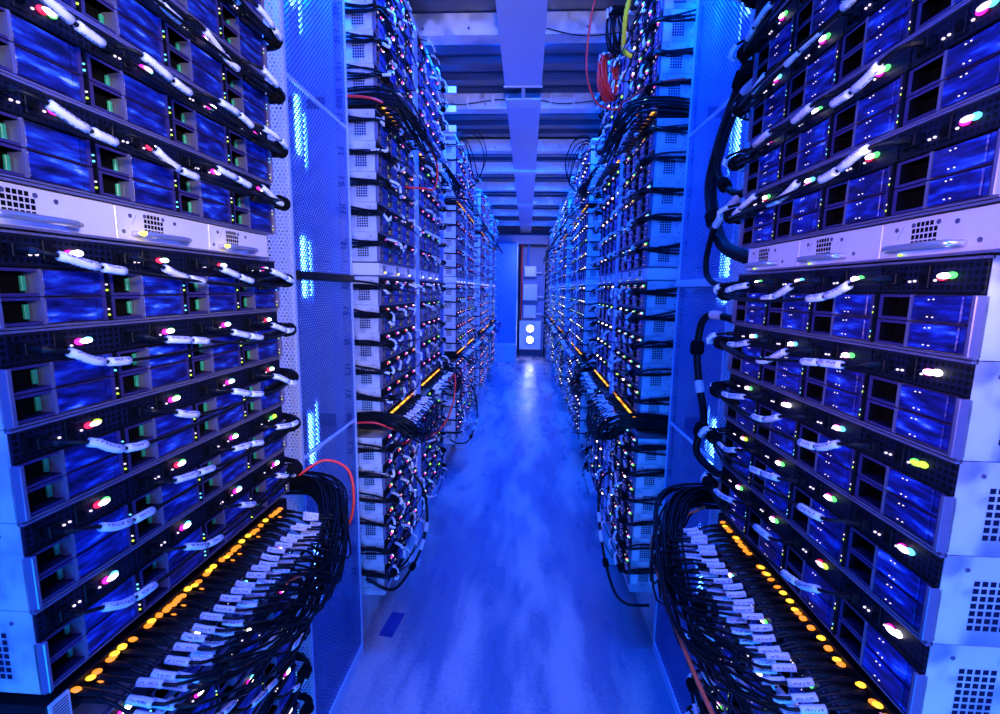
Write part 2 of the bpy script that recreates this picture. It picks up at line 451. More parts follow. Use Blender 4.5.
# ------------------------------------------------------------------ network switch
SWH = .040
def sw_body():
    b = MB(); b.box((0, 0, 0), (W, .36, SWH), 'black', .001)
    for i in range(24):
        x = .035 + i*.0235
        for z in (.006, .020): b.quad([(x, -.0006, z), (x+.014, -.0006, z), (x+.014, -.0006, z+.010), (x, -.0006, z+.010)], 'hole')
    return b
def sw_lights(far=False):
    b = MB(); r = random.Random(5)
    for i in range(24):
        x = .042 + i*.0235
        if far: b.dome((x, -.006, .035), .011, .006, .0055, 'led_gold' if r.random() < .6 else 'led_amber', 6, 4); continue
        b.dome((x-.003, -.004, .0345), .0058, .006, .0036, 'led_gold' if r.random() < .5 else 'led_amber', 8, 5)
        if r.random() < .7: b.dome((x+.006, -.003, .018), .003, .004, .002, 'led_amber', 6, 4)
    return b
def sw_label(side):
    b = MB(); x0 = -.002 if side == 'L' else W-.052
    if side == 'L':
        b.box((.001, -.004, -.006), (.028, -.001, .040), 'white')
        for i in range(9): b.quad([(.004, -.0045, .0+i*.0042), (.025, -.0045, .0+i*.0042), (.025, -.0045, .0018+i*.0042), (.004, -.0045, .0018+i*.0042)], 'ink')
    else:
        b.box((x0, -.004, -.004), (x0+.05, -.001, .026), 'white')
        b.quad([(x0, -.0045, .016), (x0+.05, -.0045, .016), (x0+.05, -.0045, .026), (x0, -.0045, .026)], 'lredb')
        for i in range(10): b.quad([(x0+.004+i*.0044, -.0045, .002), (x0+.0072+i*.0044, -.0045, .002), (x0+.0072+i*.0044, -.0045, .013), (x0+.004+i*.0044, -.0045, .013)], 'lblue')
    return b
def pl(k):
    b = MB(); r = random.Random(k)
    for q in range(r.choice((2, 3, 4))):
        b.dome((r.uniform(-.010, .009), -.006, .0345 + r.uniform(-.0035, .002)), r.uniform(.0028, .0062), .007, r.uniform(.0018, .0038), r.choice(('led_gold', 'led_amber', 'led_amber')), 8, 5)  # port lights as irregular blobs, imitating glow through the plug latches
    if k % 2: b.dome((r.uniform(-.006, .006), -.016, .022), .0035, .006, .002, 'led_amber', 6, 4)  # small glowing dome stands in for an amber glint on the plug
    return b
def plf(k): return MB().dome((0, -.006, .035), .0112, .006, .0055, 'led_gold' if k else 'led_amber', 6, 4)
SWB = sw_body().mesh('body'); PLN = [pl(k).mesh('port_light', True) for k in range(6)]; PLF = [plf(k).mesh('port_light', True) for k in range(2)]
SWFARB = MB().add(sw_body()).add(sw_lights(True)); SWFAR = SWFARB.mesh('network_switch')

# ------------------------------------------------------------------ rows of one rack (heights above the floor)
ORD = ['first', 'second', 'third', 'fourth', 'fifth', 'sixth', 'seventh', 'eighth', 'ninth', 'tenth', 'eleventh', 'twelfth']
Z0 = EYE
ROWS = []
for i in range(5): ROWS.append((Z0+.056-.1185*(i+1), f'{ORD[i]} below the power shelf', 'b', i))
for i in range(6): ROWS.append((Z0-.640-.1185*(i+1), f'{ORD[i]} below the lower switch', 'l', i))
for i in range(5): ROWS.append((Z0+.1165+.1185*i, f'{ORD[i]} above the power shelf', 'a', i))
for i in range(5): ROWS.append((Z0+.757+.1185*i, f'{ORD[i]} above the upper switch', 'u', i))
ZSH, ZSU, ZSLO = Z0+.0575, Z0+.7105, Z0-.5945
ZBASE = ROWS[10][0]

RACKS = []      # side, near end y, kind (A: cables leave at the near end, B: at the far end), full parts, upper rows
RACKS += [('L', .505, 'B', 2), ('R', .555, 'B', 2), ('L', 1.935, 'A', 1), ('R', 2.05, 'A', 1), ('L', 2.66, 'B', 1), ('R', 2.79, 'B', 1)]
for k in range(1, 4): RACKS += [('L', 1.935+2.13*k, 'A', 0), ('R', 2.05+2.14*k, 'A', 0)] + ([('L', 2.66+2.13*k, 'B', 0)] if k < 3 else []) + [('R', 2.79+2.14*k, 'B', 0)]
RACKS += [('R', 2.05+2.14*4, 'A', 0)]
RACKS.sort(key=lambda r: r[1])
cnt = {'L': 0, 'R': 0}; racks = []
for r in RACKS:
    i = cnt[r[0]]; cnt[r[0]] += 1
    nm = ('nearest' if i == 0 else ORD[i]) + (' left rack' if r[0] == 'L' else ' right rack')
    racks.append(dict(side=r[0], y=r[1], kind=r[2], lvl=r[3], name=nm, i=i))
NIND = 14
for i, r in enumerate(racks): r['ind'] = i < NIND
FULLSET = {0, 1, 2, 3}

stuffB, cableStuff, swStuff = MB(), MB(), MB()
def rowset(r): return [q for q in ROWS if not (r['lvl'] == 0 and q[2] == 'u' and q[3] == 4)]
for ri, r in enumerate(racks):
    side, y0 = r['side'], r['y']; loc, rot = place(side, y0); mtx = Matrix.Translation(loc) @ Matrix.Rotation(rot, 4, 'Z')
    # rack frame
    top = Z0 + (1.365 if r['lvl'] else 1.245)
    t = empty('server_rack', loc, rot)
    tag(t, f"tall galvanised steel rack frame, the {r['name']} of the aisle", 'rack', 'server racks along the aisle')
    for x in (-.028, W+.003):
        for y in (.15, .40): obj('upright', MB().box((x, y, 0), (x+.025, y+.04, top), 'post'), t)
    obj('base', MB().box((-.028, .13, .0), (W+.028, DEP, ZBASE-.046), 'galv').box((0, .002, ZBASE-.045), (W, DEP, ZBASE-.0105), 'galv'), t)
    obj('top_plate', MB().box((-.028, .004, top), (W+.028, DEP, top+.02), 'galv'), t)
    if r['kind'] == 'A':                       # the pale post between a pair of racks
        cx = W+.014 if side == 'L' else -.105
        obj('centre_post', MB().box((cx, -.006, 0), (cx+.088, .10, top), 'post', .003), t)
    dz = .006 if ri == 0 else -.009
    sh = 0 if ri > 1 else (-.028 if side == 'L' else .04)
    for z, wh, part, i in rowset(r):
        z += dz
        lab = f"black server chassis {wh} in the {r['name']}"
        if r['ind']: chassis(side, y0, z, lab, 2 if ri < 2 else 1 if ri in FULLSET else 0)
        else: stuffB.add(random.choice(FARB), (0, 0, z), mtx)
    # power shelf and its three supplies
    if r['ind']:
        s_ = obj('power_shelf', SHELF, None, mtx @ Vector((sh, 0, ZSH+dz)), rot); tag(s_, f"thin steel shelf holding silver power supplies in the {r['name']}", 'shelf', 'power shelves')
    else: stuffB.add(shelf_mb(), (0, 0, ZSH+dz), mtx)
    for k in range(3):
        kk = k if side == 'L' else 2-k
        lp = mtx @ Vector((sh+k*W/3+.001, -.001, ZSH+.0035+dz))
        lab = f"silver power supply, {('nearest', 'middle', 'farthest')[kk]} of three in the {r['name']}"
        if not r['ind']: stuffB.add(p_far(side), (sh+k*W/3+.001, -.001, ZSH+.0035+dz), mtx); continue
        if ri in FULLSET or ri in (4, 5):
            p = empty('power_supply', lp, rot); obj('faceplate', PF, p); [obj('screw', PS, p, (x, 0, z)) for x, z in PSC]; obj('handle', PHm, p); obj('power_light', PL[side], p)
        else: p = obj('power_supply', PFAR[side], None, lp, rot)
        tag(p, lab, 'power supply', 'silver power supplies')
    for zz, wh in ((ZSU+dz, 'upper'), (ZSLO+dz, 'lower')):
        if not r['ind']: stuffB.add(SWFARB, (0, 0, zz), mtx); continue
        lab = f"black network switch with orange port lights, {wh} one in the {r['name']}"
        if ri < 6:
            s_ = empty('network_switch', (loc[0], loc[1], zz), rot); obj('body', SWB, s_); [obj('port_light', random.choice(PLN if ri < 2 else PLF), s_, (.042 + i*.0235, 0, 0)) for i in range(24) if random.random() < (.9 if ri < 2 else .93)]
            if ri < 2: obj('asset_label', sw_label(side), s_)
        else: s_ = obj('network_switch', SWFAR, None, (loc[0], loc[1], zz), rot)
        tag(s_, lab, 'network switch', 'network switches')
o = obj('server_chassis', stuffB); tag(o, 'mass of tiny far server chassis at the far end of both rows', 'servers', None, 'stuff')

ZB = Z0 + 1.41
# ------------------------------------------------------------------ cables
SLEDN = ('nearest', 'second', 'third', 'farthest')
def sleeves(par, path, spans, r=.0062, n=8):
    for a, b in spans: obj('label_sleeve', MB().tube(sub(path, a, b, 4), r, 'sleeve', n, uv=True).mesh('label_sleeve', True), par)
ncab = 0
for ri, r in enumerate(racks):
    side, y0, kind = r['side'], r['y'], r['kind']
    d = 1 if kind == 'B' else -1
    end = y0 + W if d > 0 else y0
    near = ri < 2
    dz = .006 if ri == 0 else -.009
    for z, wh, part, i in rowset(r):
        z += dz
        zp = z + H - .023
        zb = zp - .022
        for q in range(4):
            u = q*SL + .030
            s0 = y0 + u if side == 'L' else y0 + W - u
            k = int((s0 - y0) / SL)
            dist = abs(end - s0)
            dr = random.uniform(.010, .034) if near else random.uniform(.008, .05); nn = random.uniform(.038, .062) if near else random.uniform(.03, .085)
            jit = random.uniform(-.006, .006)
            P = [PT(side, s0, -.004, zp), PT(side, s0, .026, zp)]
            if near or random.random() < .55:
                P.append(PT(side, s0 + d*.022, nn*.9, zp - .006))
                P.append(PT(side, s0 + d*min(.09, dist*.5+.02), nn, zp - dr))
            else:                               # a slack loop that hangs first
                P.append(PT(side, s0 + d*random.uniform(-.02, .02), nn, zp - .02))
                P.append(PT(side, s0 + d*.03, nn*1.05, zp - .03 - dr))
            if dist > .2: P.append(PT(side, s0 + d*dist*.6, nn*.8 + .008*q, zb - .012 + jit))
            P += [PT(side, end + d*.012, .022+.004*q, zb + jit), PT(side, end + d*(.028 if kind == 'B' else .013), -.03, zb + jit*1.3), PT(side, end + d*((.034+.004*q) if kind == 'B' else .011+.002*q), -.13 if kind == 'A' else -.095, zb + jit*1.5 + .004*q)]
            indiv = r['ind'] and ncab < 300 and not (near and part == 'u')
            path = spline(P, 26 if near else 14 if ri < 6 else 9)
            a0 = random.uniform(.052, .075) if near else random.uniform(.03, .06)
            spans = [(a0, a0+.046), (a0+.054, a0+.088)]
            if near and random.random() < .12: spans = spans[:1]
            if indiv:
                ncab += 1
                c = obj('network_cable', MB().tube([p - path[0] for p in path], .0029, 'rubber', 8 if near else 6).mesh('network_cable', True), None, path[0])
                rel = [p - path[0] for p in path]
                sleeves(c, rel, spans, .0062, 10 if near else 6)
                if near: obj('strain_boot', MB().tube(sub(rel, .002, .036, 6), [.0062, .0064, .0052, .0056, .0046, .005, .0036], 'rubber', 8), c)
                tag(c, f"white-sleeved black cable, {SLEDN[k]} sled, chassis {wh}, {r['name']}", 'cable', 'sleeved cables on the servers')
            elif not (near and part == 'u'):
                cableStuff.tube(path, .003, 'rubber', 4, cap=False)
                for a, b in spans: cableStuff.tube(sub(path, a, b, 2), .0066, 'white', 4)
        # the row's cables gathered at the rack end
        if ri < 6 and not (near and part == 'u'):
            o0 = PT(side, end + d*.012, .03, zb)
            t = empty('cable_bundle', o0)
            tag(t, f"black cables bundled with hook tape, chassis {wh}, {r['name']}", 'cable bundle', 'cable bundles at the rack ends')
            back = -.16 if kind == 'A' else -.11
            for j in range(3):
                jj = random.uniform(-.010, .010); jd = random.uniform(0, .012)
                obj('cable', MB().tube([p - o0 for p in spline([PT(side, end - d*.14, .034+jd, zb-.012+jj), PT(side, end - d*.04, .032+jd, zb-.004+jj), PT(side, end + d*.014, .018+jd, zb+jj), PT(side, end + d*(.026 if kind == 'B' else .013), -.04, zb+jj*1.6+random.uniform(-.004, .012)), PT(side, end + d*((.03+jd) if kind == 'B' else .010+jd*.6), back, zb+jj*2+random.uniform(-.01, .03))], 14)], .0042, 'rubber', 6).mesh('cable', True), t)
            c = PT(side, end - d*.02, .036, zb-.002) - o0
            obj('hook_tape_wrap', MB().tube([c + Vector((0, -.018, 0)), c + Vector((0, -.012, 0)), c + Vector((0, .012, 0)), c + Vector((0, .018, 0))], [.010, .017, .0165, .010], 'velcro', 10), t)
o = obj('network_cable', cableStuff.mesh('network_cable')); tag(o, 'mass of sleeved black cables hanging on the farther racks', 'cables', None, 'stuff')

# switch cables: out of each port, through a flag label, swept into a hose at the rack end
nsw = 0
for ri, r in enumerate(racks):
    side, y0, kind = r['side'], r['y'], r['kind']; d = 1 if kind == 'B' else -1; end = y0 + W if d > 0 else y0; near = ri < 2
    dz = .006 if ri == 0 else -.009
    for zz, wh in ((ZSU+dz, 'upper'), (ZSLO+dz, 'lower')):
        if near and wh == 'upper': continue
        sg = 1 if wh == 'upper' else -1
        ports = [(i, v) for i in range(24) for v in (0, 1)] if near else [(i, i % 2) for i in range(0, 24, 1 if ri < 6 else 4)]
        for i, v in ports:
            u = .042 + i*.0235; s0 = y0 + u if side == 'L' else y0 + W - u
            dist = abs(end - s0); z = zz + (.012 if v else .024)
            kq = 1 if kind == 'B' else .17
            g, h = random.uniform(-.03, .03), random.uniform(-.035, .03)
            sag = .02 + .10*dist + random.uniform(0, .05)
            zl = z - .014 - .012*v + random.uniform(-.006, .006)
            P = [PT(side, s0, -.002, z), PT(side, s0, .040, z-.002), PT(side, s0 + d*.006, .085, zl), PT(side, s0 + d*.03, .135+.02*v, zl - .012)]
            if dist > .12: P.append(PT(side, s0 + d*dist*.45, .165 + g, zl - sag))
            P += [PT(side, end + d*(-.02+g*.5), .135 + g, zz - .02 + h*1.4), PT(side, end + d*kq*(.075+g*.5), .075 + g, zz + .035 + h), PT(side, end + d*kq*(.09+g*.4), -.03, zz + .045 + h), PT(side, end + d*(.07 if kind == 'B' else .013), -.17, zz + .03 + h)]
            path = spline(P, 30 if near else 16)
            if near or ri < 6:
                rel = [p - path[0] for p in path]
                c = obj('patch_cable', MB().tube(rel, .0027 if near else .0032, 'rubber', 7 if near else 5).mesh('patch_cable', True), None, path[0])
                obj('plug', MB().tube(sub(rel, .003, .040, 4), [.0058, .0058, .005, .0046, .0036], 'rubber', 6), c)
                a0 = .068 + .02*v + random.uniform(-.006, .006)
                sleeves(c, rel, [(a0, a0+.036)], .0062 if near else .0075, 6)
                kk = i if side == 'L' else 23-i
                tag(c, f"white-flagged patch cable, {('lower' if v else 'upper')} port {kk+1} counted from camera, {wh} switch, {r['name']}", 'cable', 'patch cables on the switches')
            else:
                swStuff.tube(path, .0034, 'rubber', 4, cap=False); swStuff.tube(sub(path, .065, .11, 2), .008, 'white', 4)
o = obj('patch_cable', swStuff.mesh('patch_cable')); tag(o, 'mass of flagged patch cables on the far switches', 'cables', None, 'stuff')

# loose coloured and thick cables
def loose(name, pts, r, mt, label, cat='cable', n=40, k=10, parts=()):
    path = spline(pts, n); rel = [p - path[0] for p in path]
    o = obj(name, MB().tube(rel, r, mt, k).mesh(name, True), None, path[0]); tag(o, label, cat)
    for pn, a, b, rr, mm in parts:
        s = sub(rel, a, b, 6); obj(pn, MB().tube(s, [rr*.7, rr, rr, rr, rr, rr, rr*.7], mm, k).mesh(pn, True), o)
    return o
loose('thick_cable_bundle', [(.53, 1.02, Z0+.86), (.50, 1.11, Z0+.70), (.505, 1.17, Z0+.575), (.51, 1.27, Z0+.485), (.52, 1.38, Z0+.41), (.52, 1.43, Z0+.29), (.52, 1.33, Z0+.14), (.54, 1.22, Z0+.09), (.57, 1.17, Z0+.075)], .017, 'rubber',
      'thick black cable bundle curving down the mesh panel beside the nearest right rack', 'cable bundle', 60, 12,
      [('hook_tape_wrap', .20, .245, .023, 'velcro'), ('hook_tape_wrap', .40, .445, .023, 'velcro'), ('hook_tape_wrap', .80, .85, .022, 'velcro'), ('red_tape_band', .08, .10, .0155, 'red'), ('red_tape_band', .115, .14, .0155, 'red')])
loose('thick_cable_bundle', [(.56, 1.15, Z0+.52), (.50, 1.22, Z0+.47), (.49, 1.30, Z0+.40), (.50, 1.33, Z0+.32), (.51, 1.25, Z0+.25), (.56, 1.18, Z0+.245)], .008, 'rubber',
      'thinner black cable loop hooked behind the thick bundle on the right', 'cable bundle', 40, 10, [('label_sleeve', .06, .11, .0095, 'white'), ('hook_tape_wrap', .34, .38, .016, 'velcro')])
loose('thick_cable_bundle', [(.56, 1.16, Z0+.30), (.50, 1.28, Z0+.20), (.50, 1.36, Z0+.12), (.51, 1.38, Z0+.05), (.52, 1.30, Z0+.02), (.57, 1.19, Z0+.03)], .008, 'rubber',
      'black cable loop with white sleeve beside the right power shelf', 'cable bundle', 40, 10, [('label_sleeve', .10, .15, .0095, 'white'), ('label_sleeve', .17, .21, .0095, 'white')])
loose('thick_cable_bundle', [(.56, 1.18, Z0-.08), (.49, 1.29, Z0-.06), (.48, 1.33, Z0-.14), (.48, 1.30, Z0-.24), (.49, 1.27, Z0-.34), (.48, 1.27, Z0-.44), (.55, 1.20, Z0-.50)], .010, 'rubber',
      'black cable bundle running down the lower rows beside the right mesh panel', 'cable bundle', 50, 10, [('label_sleeve', .09, .13, .012, 'white'), ('hook_tape_wrap', .22, .26, .019, 'velcro'), ('label_sleeve', .33, .37, .012, 'white'), ('hook_tape_wrap', .45, .49, .019, 'velcro')])
loose('orange_cable', [(.50, 1.24, Z0-.58), (.36, 1.22, Z0-.66), (.335, 1.0, Z0-.695), (.322, .80, Z0-.69), (.325, .62, Z0-.69), (.34, .53, Z0-.71), (.42, .53, Z0-.76), (.507, .58, Z0-.80)], .0042, 'orange', 'orange red cable stretched along in front of the lowest right servers')
loose('red_cable', [(-.60, 1.16, Z0-.50), (-.55, 1.21, Z0-.475), (-.49, 1.22, Z0-.50), (-.465, 1.20, Z0-.56), (-.47, 1.17, Z0-.64), (-.53, 1.12, Z0-.72), (-.605, 1.08, Z0-.76)], .004, 'red', 'red cable arching over the left hose of patch cables')
loose('red_cable', [(-.73, 1.90, Z0+.735), (-.62, 1.90, Z0+.725), (-.56, 1.95, Z0+.71), (-.50, 2.14, Z0+.70), (-.47, 2.40, Z0+.64), (-.47, 2.47, Z0+.58), (-.48, 2.44, Z0+.50), (-.53, 2.38, Z0+.49), (-.608, 2.36, Z0+.49)], .0052, 'red', 'red cable crossing the white chassis sides of the second left rack')
loose('red_cable', [(-.73, 1.90, Z0-.575), (-.64, 1.90, Z0-.57), (-.58, 1.93, Z0-.60), (-.52, 2.02, Z0-.66), (-.54, 2.10, Z0-.72), (-.607, 2.13, Z0-.74)], .005, 'red', 'red cable below the lower switch of the second left rack')
loose('red_cable', [(-.50, 2.98, Z0-.60), (-.44, 2.88, Z0-.54), (-.44, 2.80, Z0-.70), (-.5, 2.76, Z0-.84), (-.608, 2.76, Z0-.92)], .0055, 'red', 'short red cable hanging on the third left rack')
loose('red_cable', [(.60, 2.0, Z0+.825), (.50, 2.06, Z0+.835), (.45, 2.26, Z0+.86), (.42, 2.35, Z0+.865), (.42, 2.38, Z0+.82), (.45, 2.36, Z0+.79), (.502, 2.34, Z0+.78)], .0055, 'red', 'red cable looping out of the upper switch of the second right rack')
loose('red_cable', [(.33, 2.6, ZB+.10), (.30, 2.62, Z0+1.42), (.285, 2.68, Z0+1.25), (.30, 2.72, Z0+1.12), (.36, 2.78, Z0+1.03), (.44, 2.82, Z0+1.01), (.502, 2.84, Z0+1.02)], .005, 'red', 'long red cable drooping from the ceiling on the right')
loose('yellow_cable_loom', [(.502, 2.60, Z0+1.18), (.46, 2.58, Z0+1.20), (.445, 2.52, Z0+1.25), (.44, 2.44, Z0+1.32), (.46, 2.36, Z0+1.39), (.50, 2.30, Z0+1.42)], [.010, .013]*20 + [.010], 'yellow', 'yellow corrugated loom high on the right racks')
def coil(name, c, R, r, turns, mt, label, extra=None):
    pts = []
    for j in range(turns*18+1):
        a = 2*math.pi*j/18; k = j/18
        pts.append((c[0]+random.uniform(-.006, .006) + .02*math.sin(k*2.3) + .55*R*math.cos(a), c[1]+(R+.010*math.sin(k*5))*math.cos(a)*.8 + .02*math.sin(k*3.1), c[2]+(R+.012*math.cos(k*3))*1.15*math.sin(a)))
    p0 = Vector(pts[0]); o = obj(name, MB().tube([Vector(p)-p0 for p in pts], r, mt, 6).mesh(name, True), None, p0); tag(o, label, 'cable coil')
    obj('hook_tape_wrap', MB().tube([Vector((c[0]-.03, c[1], c[2]+R*1.15))-p0, Vector((c[0]+.03, c[1], c[2]+R*1.15))-p0], .022, 'velcro', 8), o)
    for q in range(6):
        a = -1.2 + q*.33; pc = Vector((c[0]-.03+.006*(q % 2) + .55*R*math.cos(a+2.2), c[1]-.02+.8*R*math.cos(a+2.2), c[2]+R*1.15*math.sin(a+2.2)-.02)) - p0
        obj('label_sleeve', MB().tube([pc, pc + Vector((.0, .02, .026))], .0065, 'sleeve', 6, uv=True), o)
coil('red_cable_coil', (.445, 2.92, Z0+1.22), .10, .0066, 13, 'red', 'coil of red cable hanging high on the right racks')
coil('black_cable_coil', (.435, 2.66, Z0+1.33), .085, .0052, 7, 'rubber', 'coil of black cable above the red coil at top right')
# slack cable arcs over the farther racks
for side, y0, yy in (('L', 4.065, 'left'), ('R', 4.19, 'right')):
    for j in range(6):
        a = .035*j + random.uniform(-.02, .02); zt = Z0+1.235; e_ = random.uniform(-.03, .03)
        loose('slack_cable_arc', [PT(side, y0+.1+a, -.05, zt+.032), PT(side, y0+.12+a, .02, zt+.09-.004*j), PT(side, y0+.30+a, .12-.014*j+e_, zt+.12-.026*j+e_), PT(side, y0+.5+a*.5, .18-.022*j+e_, zt-.02-.03*j+e_), PT(side, y0+.6, .11, zt-.22), PT(side, y0+.56, .004, zt-.30)], .0042, 'rubber',
              f'slack black cables arching over the top of the fourth {yy} rack', 'cable', 20, 6)['group'] = f'slack arcs on the {yy}'
# long loops near the floor
for side, y0, pts, lab in (
    ('L', 0, [(1.91, -.08, .36), (1.925, .02, .30), (2.02, .06, .285), (2.2, .10, .33), (2.33, .11, .44), (2.36, .08, .60), (2.36, .004, .70)], 'black cable looping below the lowest chassis of the second left rack'),
    ('R', 0, [(2.02, -.09, .22), (2.03, .02, .22), (2.12, .07, .26), (2.3, .10, .42), (2.45, .09, .62), (2.5, .004, .70)], 'black cable sagging to the floor below the second right rack'),
    ('L', 0, [(4.03, -.05, .32), (4.04, .03, .28), (4.2, .11, .27), (4.5, .15, .42), (4.6, .10, .66), (4.6, .004, .72)], 'black cable looping below the fourth left rack')):
    loose('sagging_cable', [PT(side, *p) for p in pts], .007, 'rubber', lab, 'cable', 30, 8, [('label_sleeve', .42, .48, .0105, 'white'), ('label_sleeve', .52, .57, .0105, 'white'), ('hook_tape_wrap', .30, .34, .016, 'velcro')])
# pale tags sticking out at the end of the third left rack
for j, zz in enumerate((1.31, 1.19, 1.065)):
    o = obj('cable_tag', MB().box((-.615, 3.30, Z0+zz-.022), (-.50, 3.32, Z0+zz+.022), 'pink', .003)); tag(o, f"pale pink tag at the third left rack, {('top', 'middle', 'lowest')[j]} of three", 'tag', 'pink tags')

# ------------------------------------------------------------------ perforated panels between the racks
pan = []
for k in range(-1, 4):
    pan.append(('L', (1.125 if k < 0 else 3.28+2.13*k) + .055, 1.935+2.13*(k+1) - .030))
    pan.append(('R', (1.175 if k < 0 else 3.41+2.14*k) + .055, 2.05+2.14*(k+1) - .030))
pan = [p for p in pan if not (p[0] == 'L' and p[1] > 8.9)]
pc = {'L': 0, 'R': 0}
for side, a, b in pan:
    sd = 'left' if side == 'L' else 'right'; i = pc[side]; pc[side] += 1
    x = PX[side]; out = 1 if side == 'L' else -1
    t = empty('mesh_panel', (x, a, 0))
    tag(t, f"perforated blue lit mesh panel between racks, {'nearest' if i == 0 else ORD[i]} on the {sd}", 'mesh panel', 'mesh panels between the racks')
    def bx(x0, y0, z0, x1, y1, z1, mt, bev=0): return MB().box((min(x0, x1), y0, z0), (max(x0, x1), y1, z1), mt, bev)
    L = b - a; hs = .23 if side == 'L' else .27
    hz = 2.95
    obj('hexagon_strip', bx(-out*.15, hs, .05, 0, hs+.0012, hz, 'hexmesh'), t)
    obj('hinge_post', bx(-out*.006, hs+.0014, .05, out*.004, hs+.012, hz, 'post'), t)
    seam = (.05, Z0-.557, Z0+.035, Z0+.612, hz)
    for q in range(4):
        z0, z1 = seam[q], seam[q+1]
        obj('mesh_sheet', bx(-.0006, hs+.014, z0+.008, .0006, L-.022, z1-.008, 'mesh'), t)
        if q: obj('cross_rail', bx(-out*.012, hs+.012, z0-(.014 if q == 2 else .005), out*(.012 if q == 2 else .003), L-.008, z0+(.014 if q == 2 else .005), 'black' if (q == 2 and side == 'L') else 'post', .002), t)
    obj('edge_post', bx(-out*.012, L-.020, .03, out*.004, L-.008, hz, 'post'), t)
    obj('foot_rail', bx(-out*.02, hs, 0, out*.003, L-.008, .05, 'post'), t)
    # blue tube lamps behind the mesh
    for q, yy in enumerate((L*.70, L*.93)):
        tl = empty('tube_lamp', (x - out*(.10 if q == 0 else .16), a + yy, 1.6))
        obj('backing_strip', MB().box((-.016, .008, -1.6), (.016, .014, 1.3), 'post'), tl)
        for z0_, z1_ in ((-1.2, -.95), (-.62, -.42), (.02, .24), (.52, .72), (1.0, 1.25)):
            obj('glow_segment', MB().tube([(0, 0, z0_), (0, 0, z0_+.02), (0, 0, z1_-.02), (0, 0, z1_)], [.004, .007, .007, .004], 'tube_glow', 8), tl)
        tag(tl, f"upright blue tube lamp behind the {'nearest' if i == 0 else ORD[i]} {sd} mesh panel, {('nearer', 'farther')[q]} of two", 'lamp', 'tube lamps behind the mesh')
    ld = bpy.data.lights.new('cavity_light', 'AREA'); ld.shape = 'RECTANGLE'; ld.size = .25; ld.size_y = .4; ld.color = BLUE; ld.energy = 24
    lo = bpy.data.objects.new('cavity_light', ld); C.objects.link(lo); lo.location = (x - out*.28, (a+hs+b)/2, 2.98)
    lo.rotation_euler = (0, (-.25 if out > 0 else .25), 0)

# ------------------------------------------------------------------ room
YN, YF = -1.6, 12.0
ZB = Z0 + 1.41
ZC = ZB + .115
XL, XR = -1.32, 1.22
struct('floor', MB().box((XL, YN, -.05), (XR, YF, 0), 'floor'))
def corr():
    b = MB(); pts = []
    y = YN
    while y < YF:
        pts += [(y, 0), (y+.10, 0), (y+.13, .035), (y+.21, .035), (y+.24, 0)]; y += .24
    for (ya, za), (yb, zb) in zip(pts, pts[1:]):
        if yb > ya: b.quad([(XL, ya, ZC+za), (XR, ya, ZC+za), (XR, yb, ZC+zb), (XL, yb, ZC+zb)][::-1], 'ceil')
    b.box((XL, YN, ZC+.04), (XR, YF, ZC+.08), 'ceil')
    return b
struct('ceiling', corr())
struct('wall_left', MB().box((XL-.05, YN, 0), (XL, YF, ZC+.05), 'wall'))
struct('wall_right', MB().box((XR, YN, 0), (XR+.05, YF, ZC+.05), 'wall'))
struct('wall_back', MB().box((XL, YF, 0), (XR, YF+.05, ZC+.05), 'wall'))
struct('wall_front', MB().box((XL, YN-.05, 0), (XR, YN, ZC+.05), 'wall'))
BY = [1.8, 2.84, 3.92, 5.05, 5.92, 6.95, 8.05, 9.25, 10.7]
for i, y in enumerate(BY):
    b = MB().box((XL, y, ZB), (XR, y+.10, ZB+.012), 'beam').box((XL, y, ZB+.012), (XR, y+.006, ZC), 'beam').box((XL, y+.006, ZC-.014), (XR, y+.10, ZC), 'beam').box((XL, y-.002, ZB), (XR, y, ZB+.014), 'beam')
    for x in (-.62, -.36, .30, .50): b.tube([(x, y+.001, ZB+.035), (x, y-.008, ZB+.035)], .007, 'screw', 8)
    struct(f'trim_{i+1}', b)
# overhead duct in lengths
segs = [(-1.4, 3.46), (3.66, 5.70), (5.78, 7.9), (7.97, 10.2), (10.26, 11.7)]
for i, (a, b_) in enumerate(segs):
    x0, x1 = -.185, .068; zb = Z0+1.385; zt = ZB
    t = empty('cable_duct', ((x0+x1)/2, a, zb)); w = (x1-x0)/2; L = b_-a
    tag(t, f"pale overhead duct length under the roof beams, {('nearest', 'second', 'third', 'fourth', 'farthest')[i]} along the aisle", 'duct', 'overhead duct lengths')
    obj('tray', MB().box((-w, 0, 0), (w, L, .004), 'duct').box((-w, 0, .004), (-w+.004, L, zt-zb), 'duct').box((w-.004, 0, .004), (w, L, zt-zb), 'duct'), t)
    obj('end_flange', MB().box((-w-.006, L-.02, -.006), (w+.006, L, 0), 'silver'), t)
    if i > 1: obj('hanger', MB().box((-.02, L*.5, zt-zb), (.02, L*.5+.03, ZC-zb), 'galv'), t)
    if i == 0: obj('joint_bracket', MB().box((-.012, L-.01, .006), (.012, L+.26, .020), 'galv'), t)
    if i: obj('front_flange', MB().box((-w-.003, 0, -.005), (w+.003, .16, 0), 'silver'), t)
def wire(i, pts, lab): loose('thin_cable', pts, .0035, 'rubber', lab, 'cable', 30, 6)
wire(0, [(-.75, 3.90, ZB+.04), (-.55, 3.895, ZB+.025), (-.40, 3.90, ZB+.045), (-.25, 3.89, ZB+.06), (-.19, 3.90, ZB+.055)], 'thin black cable tied along the second roof beam left of the duct')
wire(1, [(.075, 3.90, ZB+.055), (.20, 3.895, ZB+.03), (.35, 3.89, ZB+.03), (.55, 3.90, ZB+.055), (.7, 3.90, ZB+.05)], 'thin black cable tied along the second roof beam right of the duct')
